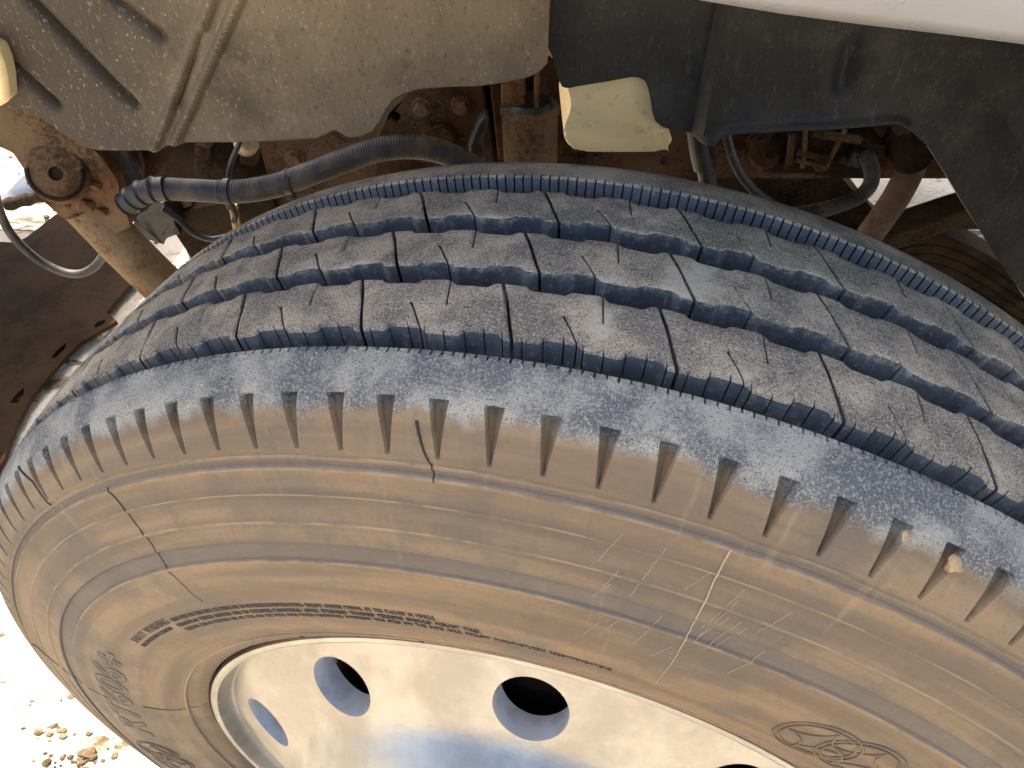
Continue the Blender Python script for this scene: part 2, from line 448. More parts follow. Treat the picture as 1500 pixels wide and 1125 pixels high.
def crack(pts, wdt=.0006, mat=CLEAN, name='crack', lift=.0):
    bm = bmesh.new(); P = []
    for (a, b) in zip(pts, pts[1:]):
        for i in range(8):
            f = i / 8; P.append((a[0] + (b[0] - a[0]) * f, a[1] + (b[1] - a[1]) * f + .06 * mnoise.noise((a[0] * 900 + i * 1.3, a[1], 0))))
    P.append(pts[-1])
    Q = [Vector(on_side(R, t, lift)) for R, t in P]; n = len(Q)
    tube_bm(bm, Q, (lambda i: wdt * (1 - .6 * i / n)), 6)
    return link(name, from_bm(name, bm, mat, 60), tyre)
DARK = NT('crack_black', .9).out((.026, .021, .018))
crack([(.4685, -33.4), (.4564, -33.1), (.4288, -32.9), (.4122, -33.5), (.3758, -33.8)], .0006, DARK)
crack([(.494, -7.0), (.489, -6.9), (.481, -6.6), (.474, -6.2), (.466, -6.1)], .0010, DARK)
crack([(.5030, -44.0), (.4909, -42.4), (.4716, -42.0)], .0011, DARK)
crack([(.470, -77), (.4464, -77.5), (.3924, -79.1)], .0008, DARK)
crack([(.3536, -78.8), (.328, -79), (.3014, -77.1)], .0006, DARK)
crack([(.309, -31.0), (.304, -31.0), (.300, -31.0)], .0008, DARK)
crack([(.309, -13.0), (.304, -13.0), (.300, -13.0)], .0008, DARK)
SEAM = NT('scuffed_rubber', .8).out((.33, .26, .175))
crack([(.4676, 11.0), (.4524, 11.0), (.4237, 11.2), (.4060, 11.3), (.3800, 11.5), (.3555, 11.7)], .00055, SEAM, 'mould_seam', .0003)
SCUFF = NT('light_scuff', .8).out((.29, .22, .145))
for k in range(16):
    t = 5 + random.uniform(-1.5, 13); R0 = random.uniform(.38, .45); L = random.uniform(.012, .035)
    bm = bmesh.new(); tube_bm(bm, [Vector(on_side(R0 + L * f, t + 1.0 * f, .0001)) for f in [i / 8 for i in range(9)]], .00022, 5)
    link('scuff_mark', from_bm('scuff_mark', bm, SCUFF, 60), tyre)

# ---------------------------------------------------------------- rim
def alloy():
    n = NT('weathered_aluminium', .35); v = n.coord(wheel, (0, 0, HZ)); X = n.sep(v)
    a = n.noise(v, 14, 5, .6); f = n.noise(v, 160, 5, .65); s = n.noise(n.scale(v, (900, 60, 900)), 1, 3)
    c = n.mix(n.step(a, .35, .65), (.30, .275, .24), (.44, .41, .36))
    c = n.mix(n.math('MULTIPLY', n.step(f, .60, .74), .5), c, (.34, .29, .23))
    ro = n.math('ADD', n.math('MULTIPLY', a, .22), n.math('MULTIPLY', f, .22))
    return n.out(c, n.math('ADD', ro, .16), n.bump(n.math('ADD', f, n.math('MULTIPLY', a, .8)), .0010, .35), metal=.92)
ALU = alloy()
def revolve(name, prof, seg, mats, closed=True, sharp=35):
    vs, fs = [], []
    for R, y in prof:
        for k in range(seg): vs.append(ring_pt(R, 2 * math.pi * k / seg, y))
    n = len(prof)
    for i in range(n if closed else n - 1):
        i2 = (i + 1) % n
        for k in range(seg): fs.append((i * seg + k, i * seg + (k + 1) % seg, i2 * seg + (k + 1) % seg, i2 * seg + k))
    return mesh(name, vs, fs, mats, None, sharp)
front = [(.2960, -.1000), (.2982, -.1060), (.2988, -.1115), (.2975, -.1150), (.2945, -.1162), (.2915, -.1150), (.2895, -.1115), (.2880, -.1060), (.2862, -.1025), (.2835, -.1012), (.2790, -.1030),
         (.2650, -.1095), (.2420, -.1198), (.2200, -.1295), (.2120, -.1345), (.2060, -.1410), (.2000, -.1500), (.1950, -.1575), (.1890, -.1630), (.1810, -.1660), (.1700, -.1670), (.1200, -.1670), (.1100, -.1670)]
back = [(.1100, -.1420), (.1650, -.1420), (.1800, -.1380), (.1900, -.1240), (.2020, -.1130), (.2200, -.1040), (.2450, -.0930), (.2600, -.0820), (.2660, -.0600), (.2680, .080), (.2900, .090), (.2900, .095), (.2720, .095), (.2720, -.060), (.2790, -.0900)]
rimme = revolve('rim', front + back, 180, ALU, True, 40)
rim = link('rim', rimme, wheel, (0, 0, HZ))
cb = bmesh.new()
nrm = Vector((.0, -.92, .39)).normalized()     # disc normal at theta 0
for k in range(10):
    M = Matrix.Rotation(R_(.4 + 36 * k), 3, 'Y'); c = M @ Vector((0, -.1198, .242)); d = M @ nrm
    cyl_bm(cb, c - d * .06, c + d * .03, .0262, .0262, 40)
CAST = NT('rough_cast_aluminium', .6)
_v = CAST.coord(); _a = CAST.noise(_v, 60, 5, .6)
CAST = CAST.out(CAST.mix(CAST.step(_a, .4, .7), (.52, .53, .54), (.40, .39, .37)), .62, CAST.bump(_a, .001, .4), metal=.25)
cutter = link('cutter', from_bm('cutter', cb, CAST), None, (0, 0, 0))
cutter.parent = wheel; cutter.location = (0, 0, HZ)
bo = rim.modifiers.new('holes', 'BOOLEAN'); bo.operation = 'DIFFERENCE'; bo.object = cutter; bo.solver = 'EXACT'; bo.material_mode = 'TRANSFER'
bv = None
bpy.context.view_layer.update()
nm = bpy.data.meshes.new_from_object(rim.evaluated_get(bpy.context.evaluated_depsgraph_get()))
rim.modifiers.clear(); rim.data = nm; bpy.data.objects.remove(cutter)
nm.shade_smooth(); nm.set_sharp_from_angle(angle=R_(38))
bv = rim.modifiers.new('edge', 'BEVEL'); bv.width = .0012; bv.segments = 2; bv.limit_method = 'ANGLE'; bv.angle_limit = R_(55)
# wheel nuts, hub and drum
STEEL = NT('nut_steel', .45).out((.42, .40, .37), metal=.9)
bm = bmesh.new(); cyl_bm(bm, (0, -.167, 0), (0, -.172, 0), .021, .021, 24, .0015); cyl_bm(bm, (0, -.172, 0), (0, -.190, 0), .0165, .0165, 6, .002); cyl_bm(bm, (0, -.19, 0), (0, -.205, 0), .0105, .0105, 14, .001)
nutm = from_bm('wheel_nut', bm, STEEL)
for k in range(10):
    a = R_(18 + 36 * k); link('wheel_nut', nutm, rim, (.1429 * math.sin(a), 0, .1429 * math.cos(a)))
hub = revolve('hub', [(.109, -.10), (.109, -.172), (.104, -.178), (.088, -.182), (.085, -.235), (.078, -.243), (.0, -.245)], 48, STEEL, False)
link('hub', hub, wheel, (0, 0, HZ))

def rust(name, dark, lite, dust=None, scale=22):
    n = NT(name, .85); v = n.coord()
    a = n.noise(v, scale, 6, .65); f = n.noise(v, scale * 9, 5, .65); p = n.noise(v, scale * .35, 3)
    c = n.mix(n.step(a, .36, .64), dark, lite)
    c = n.mix(n.math('MULTIPLY', n.step(f, .5, .7), .5), c, tuple(x * .45 for x in dark))
    if dust: c = n.mix(n.math('MULTIPLY', n.step(n.math('ADD', n.math('MULTIPLY', p, .6), n.math('MULTIPLY', f, .4)), .48, .60), .8), c, dust)
    return n.out(c, .9, n.bump(n.math('ADD', n.math('MULTIPLY', f, .5), a), .0030, .7), spec=.10)
RUST = rust('rail_rust', (.030, .015, .008), (.080, .038, .018), (.105, .072, .047))
RUST_O = rust('orange_rust', (.058, .029, .014), (.165, .080, .032), (.17, .115, .066))
RUST_D = rust('dark_rust', (.012, .008, .005), (.034, .020, .011), (.050, .036, .022))
drum = revolve('brake_drum', [(.10, -.085), (.195, -.085), (.208, -.075), (.210, .09), (.0, .09)], 64, RUST_D, False)
link('brake_drum', drum, wheel, (0, 0, HZ))

# ---------------------------------------------------------------- ground
def earth():
    n = NT('pale_earth', .95); v = n.coord()
    a = n.noise(v, 2.2, 6, .6); f = n.noise(v, 26, 6, .65); g = n.noise(v, 120, 3, .6)
    c = n.mix(n.step(a, .40, .62), (.46, .40, .30), (.60, .545, .44))
    st_ = n.noise(n.scale(v, (9, 30, 9)), 1, 5, .6, .6); lump = n.noise(v, 3.5, 3)
    c = n.mix(n.math('MULTIPLY', n.step(f, .56, .68), .5), c, (.30, .23, .15))
    c = n.mix(n.math('MULTIPLY', n.step(n.math('ADD', n.math('MULTIPLY', st_, .7), n.math('MULTIPLY', lump, .3)), .555, .60), .9), c, (.105, .068, .034))  # brown streaks for straw and dirt, with small shadow marks painted in
    c = n.mix(n.math('MULTIPLY', n.step(g, .55, .7), .4), c, (.62, .58, .50))
    return n.out(c, .95, n.bump(n.math('ADD', f, n.math('MULTIPLY', g, .3)), .02, .8), spec=.2)
EARTH = earth()
vs, fs = [], []
def axis():
    return [-120, -60, -25, -10, -5] + [-3 + .06 * i for i in range(101)] + [5, 10, 25, 60, 120]
A = axis(); nA = len(A)
for y in A:
    for x in A:
        z = .010 * mnoise.noise((x * 1.7, y * 1.7, 0)) + .008 * mnoise.noise((x * 6, y * 6, 3)) if abs(x) < 3.1 and abs(y) < 3.1 else 0
        vs.append((x, y, z))
for j in range(nA - 1):
    for i in range(nA - 1): fs.append((j * nA + i, j * nA + i + 1, (j + 1) * nA + i + 1, (j + 1) * nA + i))
g = link('ground', mesh('ground', vs, fs, EARTH, None, 0)); g['kind'] = 'structure'
# crumbs of earth and small stones
CLOD = rust('clod_earth', (.075, .050, .026), (.16, .11, .06), (.24, .18, .11), 60)
bm = bmesh.new()
for k in range(560):
    x = random.uniform(-2.1, -.55); y = random.uniform(-.25, 2.2)
    s = random.choice((.003, .004, .004, .005, .006, .009)) * random.uniform(.7, 1.3)
    if k > 240:
        c_ = ((-.93, .24), (-.86, .20), (-.80, .16), (-.90, .12), (-.76, .22), (-1.0, .33), (-.72, .12), (-.84, .06))[k % 8]; x = c_[0] + random.gauss(0, .030); y = c_[1] + random.gauss(0, .008); s *= .6
    r = bmesh.ops.create_icosphere(bm, subdivisions=1, radius=s)
    for q in r['verts']:
        q.co = Vector((q.co.x * 1.3, q.co.y, q.co.z * .7)) * (1 + .35 * mnoise.noise(q.co * 300 + Vector((k, 0, 0)))) + Vector((x, y, s * .3))
link('loose_stones', from_bm('loose_stones', bm, CLOD, 20))['kind'] = 'stuff'

# ---------------------------------------------------------------- wheel arch liners
def plastic(name, base, dust, amount, dark_left=None):
    n = NT(name, .6); v = n.coord(); X = n.sep(v)
    big = n.noise(v, 5, 4, .6); mid = n.noise(v, 30, 6, .65); fine = n.noise(v, 260, 3, .6)
    drip = n.noise(n.scale(v, (150, 150, 22)), 1, 3, .6); spk = n.voro(v, 190); spk2 = n.noise(n.scale(v, (420, 420, 160)), 1, 3, .6)
    if dark_left is not None:      # dust colour darker towards the left end
        keep = n.step(n.math('ADD', X[0], n.math('MULTIPLY', n.math('SUBTRACT', big, .5), .12)), dark_left - .10, dark_left + .06)
        keep = n.math('ADD', n.math('MULTIPLY', keep, .88), .12)
        dust = n.mix(keep, tuple(x * .15 for x in dust), dust)
    mul = (lambda k: tuple(min(1, x * k) for x in dust)) if isinstance(dust, tuple) else (lambda k: dust)
    sp_c = mul(2.2) if isinstance(dust, tuple) else (.42, .33, .20)
    c = n.mix(n.math('MULTIPLY', n.step(big, .35, .65), amount), base, dust)
    c = n.mix(n.math('MULTIPLY', n.step(mid, .46, .68), amount * .8), c, mul(1.25))
    c = n.mix(n.math('MULTIPLY', n.step(drip, .60, .72), .45), c, mul(1.9))
    c = n.mix(n.math('MULTIPLY', n.math('MULTIPLY', n.step(spk, .18, .10), n.step(mid, .48, .58)), .8), c, sp_c)
    c = n.mix(n.math('MULTIPLY', n.step(spk2, .58, .70), .35), c, sp_c)
    c = n.mix(n.math('MULTIPLY', n.step(spk2, .42, .30), .5), c, tuple(x * .5 for x in base))
    return n.out(c, n.math('ADD', n.math('MULTIPLY', mid, .3), .42), n.bump(n.math('ADD', fine, mid), .0008, .5), spec=.35)
px_x = -.285
PL_L = plastic('dusty_liner_plastic', (.046, .034, .020), (.225, .158, .084), .95, px_x)
LIP_GLINT = NT('highlit_edge_plastic', .6).out((.26, .22, .16))  # pale liner edges stand for the highlight along the lip
PL_R = plastic('shaded_liner_plastic', (.015, .0145, .012), (.048, .041, .029), .7)  # darker copy of the left liner's plastic, carrying the shade there

def lerp_poly(poly, x):
    if x <= poly[0][0]: return poly[0][1:]
    for a, b in zip(poly, poly[1:]):
        if x <= b[0]:
            f = (x - a[0]) / max(b[0] - a[0], 1e-9); return tuple(p + (q - p) * f for p, q in zip(a[1:], b[1:]))
    return poly[-1][1:]
def liner(name, edge, YB, xs, dent, mat, top=1.12, lipy=-.150, roofz=1.285, roof_fn=None, thick=.004):
    """panel hanging inboard of the tyre from its lower edge up, then turning outboard as the arch roof"""
    vs, fs = [], []
    nz, nr = 110, 26
    for x in xs:
        zb, = lerp_poly(edge, x)
        rz, ly = roof_fn(x) if roof_fn else (roofz, lipy)
        tp = min(top, rz - .10)
        for j in range(nz + 1):
            z = zb + (max(tp, zb + .01) - zb) * j / nz
            y = YB(x, z) + dent(x, z)
            vs.append((x, y, z))
        y0 = YB(x, max(tp, zb + .01)); z0 = max(tp, zb + .01)
        rz = max(rz, z0 + .04)
        for j in range(1, nr + 1):
            f = j / nr
            a = min(f / .45, 1) * math.pi / 2
            rr = rz - z0
            y = y0 - rr * (1 - math.cos(a)); z = z0 + rr * math.sin(a)
            if f > .45: y = (y0 - rr) + (ly - (y0 - rr)) * (f - .45) / .55
            vs.append((x, y, z))
    m = nz + nr + 1
    for i in range(len(xs) - 1):
        for j in range(m - 1): fs.append((i * m + j, i * m + j + 1, (i + 1) * m + j + 1, (i + 1) * m + j))
    o = link(name, mesh(name, vs, fs, mat, None, 40))
    s = o.modifiers.new('thickness', 'SOLIDIFY'); s.thickness = thick; s.offset = 0; s.material_offset_rim = 1
    o.data.materials.append(LIP_GLINT)
    return o
def ptline(p, a, b):
    ax, az = a; bx, bz = b; dx, dz = bx - ax, bz - az; L2 = dx * dx + dz * dz
    f = max(0, min(1, ((p[0] - ax) * dx + (p[1] - az) * dz) / L2))
    return math.hypot(p[0] - ax - f * dx, p[1] - az - f * dz), f
def px(u, v, y): q = at(u, v, y); return (q.x, q.z)
YL = .27
eL = [px(u, v, YL) for u, v in [(-260, 150), (-60, 152), (0, 155), (15, 155), (35, 160), (60, 172), (85, 190), (105, 204), (125, 214), (145, 219), (225, 218), (240, 213), (262, 206), (400, 204), (465, 201), (478, 195), (487, 190), (493, 189), (505, 197), (512, 200), (530, 199), (545, 192), (556, 178), (565, 160), (575, 146), (590, 136), (612, 130), (650, 127), (700, 124), (740, 118), (775, 110), (792, 100), (802, 88)]]
eL = [(-.95, eL[0][1])] + [e for e in eL if e[0] > -.94]
FOLD = [(px(50, -10, YL), px(200, 152, YL), .0055, .009), (px(170, -15, YL), px(243, 46, YL), .0055, .008), (px(-30, 40, YL), px(82, 152, YL), .005, .008)]
RIDG = [(px(322, -20, YL), px(228, 214, YL), .0035, -.005), (px(362, -20, YL), px(258, 206, YL), .003, -.005), (px(300, 40, YL), px(262, 150, YL), .004, .006)]
def dentL(x, z):
    d = 0
    for a, b, wd_, dp in FOLD + RIDG:
        q, f = ptline((x, z), a, b); d += dp * math.exp(-(q / wd_) ** 2 * 1.3) * (1 if f < .999 else .9)
    d += .006 * mnoise.noise((x * 5, z * 5, 1)) + .0015 * mnoise.noise((x * 28, z * 28, 2))
    return d
def YBL(x, z): return YL - .10 * max(0, z - 1.0)
xs = [-.95 + .022 * i for i in range(20)] ; xs = [x for x in xs if x < -.50] + [-.50 + .0016 * i for i in range(320)]
xs = [x for x in xs if x <= eL[-1][0]] + [eL[-1][0]]
def roofL(x): return 1.33, .215
lin = liner('wheel_arch_liner', eL, YBL, xs, dentL, PL_L, roof_fn=roofL)
tag(lin, 'dusty brown grey plastic arch liner with diagonal creases, left of the white bottle', 'arch liner')
# the right liner: a step along a fold, an arch end going down behind the tyre
YRr = .285
def YBR(x, z):
    s0 = px(1040, 100, YRr)[0]
    f = min(max((x - s0 + .003) / .006, 0), 1); f = f * f * (3 - 2 * f)
    return YRr + .008 - .017 * f - .08 * max(0, z - 1.0) + .12 * max(0, x - .24) ** 1.2
eR = [px(u, v, YRr) for u, v in [(798, 60), (812, 90), (818, 118), (823, 131), (832, 134), (845, 131), (890, 123), (925, 117), (938, 118), (947, 124), (953, 138), (956, 165), (959, 180), (970, 190), (985, 196), (1010, 199), (1044, 204)]]
eR += [px(u, v, YRr - .012) for u, v in [(1058, 197), (1100, 193), (1200, 187), (1290, 181), (1318, 181), (1340, 198), (1365, 222), (1390, 260), (1420, 310), (1450, 357), (1480, 405), (1520, 460), (1580, 540)]]
def dentR(x, z):
    d = .004 * mnoise.noise((x * 6, z * 6, 5)) + .0012 * mnoise.noise((x * 30, z * 30, 6))
    zb, = lerp_poly(eR, x)
    if px(1050, 100, YRr)[0] < x < px(1325, 180, YRr)[0]: d -= .004 * math.exp(-((z - zb) / .005) ** 2)     # rolled lower flange
    q, f = ptline((x, z), px(1480, 330, .31), px(1470, 420, .31)); d -= .018 * math.exp(-(q / .03) ** 2)
    q, f = ptline((x, z), px(1275, -20, .26), px(1235, 130, .27)); d += .006 * math.exp(-(q / .008) ** 2)
    return d
LIP = [at(u, v, -.010) for u, v in [(880, -40), (1030, -2), (1150, 18), (1270, 34), (1390, 48), (1500, 62), (1640, 84), (1800, 115)]]
lipx = [(-1.0, 1.33), (LIP[0].x - .12, 1.33), (LIP[0].x - .04, 1.29)] + [(p.x, p.z) for p in LIP]
for k in range(1, 9):
    a = k / 8; lipx.append((LIP[-1].x + .40 * a, LIP[-1].z - .05 * a - .50 * a * a))
def roofR(x): z, = lerp_poly(lipx, x); return z, lip_y(x)
def lip_y(x):
    f = min(max((.015 - x) / .16, 0), 1); f = f * f * (3 - 2 * f); return -.005 + .225 * f
x0, x1 = eR[0][0], eR[-1][0]
xs = [x0 + (x1 - x0) * i / 190 for i in range(191)]
lin2 = liner('wheel_arch_liner', eR, YBR, xs, dentR, PL_R, 1.09, -.10, 1.28, roofR)
tag(lin2, 'black plastic arch liner with a vertical step, sloping down at its right end', 'arch liner')

# ---------------------------------------------------------------- white bonnet and wing over the wheel
def paint():
    n = NT('white_paint', .3); v = n.coord()
    a = n.noise(v, 7, 5, .6); f = n.noise(v, 90, 4)
    c = n.mix(n.math('MULTIPLY', n.step(a, .45, .7), .5), (.33, .325, .325), (.27, .25, .22))
    return n.out(c, n.math('ADD', n.math('MULTIPLY', f, .2), .2), spec=.5)
WHITE = paint()
vs, fs = [], []
prof = lambda z: [(-.100, z), (-.105, z + .006), (-.112, z + .015), (-.120, z + .030), (-.128, max(z + .07, 1.36)), (-.125, max(z + .06, 1.36) + .09), (-.090, 1.74), (.45, 1.84), (1.0, 1.90), (1.9, 1.88), (2.32, 1.80), (2.36, 1.2), (2.36, .55)]  # unseen bonnet top and far side shaped to block the sun
xsF = [-.90, -.8, -.6, -.4, -.2, -.1, -.05] + [lipx[i][0] for i in range(3, len(lipx))] + [.85, 1.6, 2.6]
for x in xsF:
    z, = lerp_poly(lipx, x)
    dy = lip_y(x) + .100
    for y, zz in prof(z): vs.append((x, y + (dy if y < 0 else 0), max(zz, 1.7 - 5 * max(0, x + .5)) if y > 2.33 else zz))
m = 13
for i in range(len(xsF) - 1):
    for j in range(m - 1): fs.append((i * m + j, i * m + j + 1, (i + 1) * m + j + 1, (i + 1) * m + j))
wing = link('truck_wing', mesh('truck_wing', vs, fs, WHITE, None, 50))
s = wing.modifiers.new('thickness', 'SOLIDIFY'); s.thickness = .005; s.offset = 0
tag(wing, 'white painted edge of the truck wing above the dark liner', 'truck body')

# ---------------------------------------------------------------- running gear seen between tyre and liners
def pix(pts, y): return [at(u, v, y) for u, v in pts]
def cut(o, bm):
    """drill the closed shapes in bm out of mesh object o"""
    c = link('cutter', from_bm('cutter', bm, o.data.materials[0])); c.matrix_world = Matrix.Identity(4)
    md = o.modifiers.new('drill', 'BOOLEAN'); md.operation = 'DIFFERENCE'; md.object = c; md.solver = 'EXACT'
    bpy.context.view_layer.update()
    me = bpy.data.meshes.new_from_object(o.evaluated_get(bpy.context.evaluated_depsgraph_get()))
    o.modifiers.clear(); o.data = me; bpy.data.objects.remove(c)
    me.shade_smooth(); me.set_sharp_from_angle(angle=R_(35))
def bev(o, w_, seg=2, ang=40):
    b = o.modifiers.new('edge', 'BEVEL'); b.width = w_; b.segments = seg; b.limit_method = 'ANGLE'; b.angle_limit = R_(ang); return o
def bolt(parent, c, r, mat, up=Vector((0, -1, 0)), flange=True):
    bm = bmesh.new(); c = Vector(c)
    if flange: cyl_bm(bm, c, c + up * r * .25, r * 1.25, r * 1.2, 20, r * .05)
    cyl_bm(bm, c + up * r * .2, c + up * r * .95, r * .92, r * .88, 6, r * .08)
    return link('bolt', from_bm('bolt', bm, mat, 30), parent)
def part(name, bm, mat, parent=None, sharp=35): return link(name, from_bm(name, bm, mat, sharp), parent)
BLACK = NT('black_plastic', .5)
_v = BLACK.coord(); _a = BLACK.noise(_v, 60, 5, .6)
BLACK = BLACK.out(BLACK.mix(BLACK.step(_a, .45, .7), (.009, .009, .009), (.036, .030, .023)), .5, BLACK.bump(_a, .0008, .4))
HOSE = NT('dusty_hose', .6)
_v = HOSE.coord(); _a = HOSE.noise(_v, 40, 5, .6)
HOSE = HOSE.out(HOSE.mix(HOSE.step(_a, .40, .66), (.012, .011, .010), (.058, .045, .031)), .6)
BEIGE = rust('beige_dusty_steel', (.30, .22, .13), (.42, .33, .21), (.48, .39, .27))

# chassis rail: C section, its web towards us
RY = .56
rail = empty('chassis_rail', (.3, RY, .80)); tag(rail, 'long rusty brown chassis rail running behind the tyre', 'chassis rail')
zb = at(1200, 262, RY).z; zt = zb + .29; xl = at(392, 262, RY).x
bm = bmesh.new(); box_bm(bm, ((xl + 2.4) / 2, RY + .004, (zb + zt) / 2), (2.4 - xl, .008, zt - zb), bevel=.002)
web = part('web', bm, RUST); 
hb = bmesh.new()
for u, v in [(974, 235), (1490, 240)]:
    c = at(u, v, RY); cyl_bm(hb, c - Vector((0, .02, 0)), c + Vector((0, .03, 0)), .0065)
cut(web, hb)
web.parent = rail; web.matrix_parent_inverse = Matrix.Translation((-.3, -RY, -.80))
def adopt(o, p): o.parent = p; o.matrix_parent_inverse = Matrix.Translation(-p.location); return o
for zz in (zb + .004, zt - .004):
    bm = bmesh.new(); box_bm(bm, ((xl + 2.4) / 2, RY + .048, zz), (2.4 - xl, .080, .008), bevel=.002); adopt(part('flange', bm, RUST), rail)
for u, v in [(432, 232), (1108, 205), (1125, 240), (1165, 200)]:
    adopt(bolt(None, at(u, v, RY), .010, RUST_O), rail)

# bracket plate with two big bolts
BY = .50
bp = [(548, 262), (550, 205), (556, 190), (566, 168), (580, 148), (596, 136), (612, 120), (640, 100), (706, 100), (709, 125), (716, 165), (722, 200), (728, 262)]
brk = empty('spring_bracket', at(640, 240, BY)); tag(brk, 'rusty steel bracket plate with two hexagon bolts and a small hole', 'bracket')
bm = bmesh.new(); prism_bm(bm, pix(bp, BY), Vector((0, .055, 0)))
pl = part('plate', bm, RUST_D if False else RUST); hb = bmesh.new(); c = at(580, 172, BY); cyl_bm(hb, c - Vector((0, .02, 0)), c + Vector((0, .04, 0)), .0052); cut(pl, hb)
bev(pl, .003); adopt(pl, brk)
for u, v in [(618, 157), (675, 154)]: adopt(bolt(None, at(u, v, BY), .0092, RUST_O), brk)
bm = bmesh.new(); prism_bm(bm, pix([(618, 188), (650, 182), (668, 196), (665, 240), (612, 240)], BY - .008), Vector((0, .012, 0)))
adopt(bev(part('boss', bm, RUST), .004), brk)
bm = bmesh.new(); prism_bm(bm, pix([(716, 110), (728, 110), (737, 150), (745, 235), (730, 235), (722, 165)], BY - .012), Vector((0, .06, 0)))
adopt(bev(part('rib', bm, RUST), .002), brk)

# round sleeve and the pipe end over it
sl = empty('bump_stop', at(775, 240, .47)); tag(sl, 'rusty round sleeve standing upright beside the bracket plate', 'bump stop')
bm = bmesh.new(); a, b = at(776, 162, .47), at(778, 262, .47)
cyl_bm(bm, b, a, .0295, .0305, 32); cyl_bm(bm, a + Vector((0, 0, -.004)), a + Vector((0, 0, .006)), .032, .032, 32, .002); roughen(bm, .0012, 60)
adopt(part('sleeve', bm, RUST_O, None, 45), sl)
bm = bmesh.new(); cyl_bm(bm, a + Vector((0, 0, .002)), a + Vector((0, 0, .012)), .026, .024, 28, .002); adopt(part('rubber_cap', bm, BLACK), sl)
bm = bmesh.new(); box_bm(bm, at(752, 134, .47), (.026, .03, .020), bevel=.004); box_bm(bm, at(786, 132, .46), (.005, .02, .04), bevel=.001); adopt(part('lug', bm, RUST_O), sl)
ct = part('crossmember', (lambda b: (box_bm(b, at(815, 170, .53), (.05, .05, .2), bevel=.004), b)[1])(bmesh.new()), RUST); tag(ct, 'rusty upright plate right of the round sleeve, behind the white bottle', 'crossmember')

# corrugated hose
def corrugated(name, pts, r, pitch, amp, mat, smooth_to=0):
    P = resample(smooth_path(pts, 40), pitch / 4); bm = bmesh.new()
    tube_bm(bm, P, lambda i: r + (amp * (0, .8, 1, .8)[i % 4] if i > smooth_to else 0), 16)
    return part(name, bm, mat, None, 70)
hz_ = empty('corrugated_hose', at(450, 260, .41)); tag(hz_, 'thick black corrugated hose bending over behind the tyre', 'hose')
adopt(corrugated('tube', pix([(232, 276), (290, 279), (345, 281), (400, 273), (450, 256), (500, 237), (550, 220), (600, 215), (645, 222), (685, 240), (720, 268), (740, 300)], .41), .0122, .0028, .0006, HOSE, 90), hz_)
bm = bmesh.new(); P = smooth_path(pix([(186, 300), (200, 288), (220, 279), (246, 276)], .41), 8); tube_bm(bm, P, lambda i: .013 + .002 * (i % 6 == 0), 14); adopt(part('end_fitting', bm, BLACK), hz_)
for u, v in [(334, 281), (424, 266)]:
    bm = bmesh.new(); c = at(u, v, .41); cyl_bm(bm, c - Vector((.004, 0, 0)), c + Vector((.004, 0, 0)), .0142, .0142, 20, .001); box_bm(bm, c + Vector((0, -.004, -.014)), (.008, .008, .008), bevel=.001)
    adopt(part('clamp', bm, BLACK), hz_)
bm = bmesh.new(); tube_bm(bm, smooth_path(pix([(334, 268), (338, 240), (352, 205), (350, 190)], .43), 10), .0028, 8); tube_bm(bm, smooth_path(pix([(336, 295), (345, 315), (342, 325)], .42), 8), .003, 8)
adopt(part('strap', bm, BLACK), hz_)
t = part('black_strap', (lambda b: (prism_bm(b, pix([(686, 215), (700, 180), (712, 168), (716, 182), (708, 205), (712, 232), (690, 240)], .44), Vector((0, .02, 0))), b)[1])(bmesh.new()), BLACK)
tag(bev(t, .003), 'short black rubber strap at the right end of the thick hose', 'strap')

# rusty arm with a round pivot at the left
AY = .43
arm = empty('suspension_arm', at(150, 340, AY)); tag(arm, 'orange rusty steel arm with a round pivot, sloping down behind the tyre', 'suspension arm')
bm = bmesh.new()
prism_bm(bm, pix([(-60, 110), (40, 140), (100, 190), (150, 232), (172, 262), (178, 300), (190, 332), (150, 350), (100, 325), (60, 288), (45, 262), (30, 232), (0, 215), (-60, 200)], AY), Vector((0, .05, 0)))
bmesh.ops.triangulate(bm, faces=[f for f in bm.faces if len(f.verts) > 4]); bmesh.ops.subdivide_edges(bm, edges=bm.edges, cuts=4, use_grid_fill=True); roughen(bm, .003, 35)
adopt(part('casting', bm, RUST_O, None, 50), arm)
bm = bmesh.new(); P = pix([(125, 300), (160, 338), (200, 380), (250, 428), (320, 500)], AY + .02)
tube_bm(bm, resample(smooth_path(P, 6), .01), .027, 22); roughen(bm, .0008, 60); adopt(part('tube', bm, rust('dusty_arm', (.12, .072, .034), (.22, .138, .068), (.26, .175, .098)), None, 60), arm)
pc = at(88, 254, AY); pn = Vector((.25, -.85, .45)).normalized()
bm = bmesh.new(); cyl_bm(bm, pc - pn * -.0 , pc + pn * .016, .033, .031, 36, .003); roughen(bm, .0008, 70)
ring = part('pivot', bm, RUST_O); hb = bmesh.new(); cyl_bm(hb, pc + pn * .004, pc + pn * .03, .0075, .0075, 18); cut(ring, hb); adopt(ring, arm)
bm = bmesh.new(); cc = [pc + pn * .017 + (Vector((1, .3, 0)).normalized() * math.cos(a) + pn.cross(Vector((1, .3, 0)).normalized()) * math.sin(a)) * .027 for a in [R_(-200 + 12 * i) for i in range(18)]]
tube_bm(bm, cc, .0022, 8); adopt(part('snap_ring', bm, RUST_D), arm)
bm = bmesh.new()
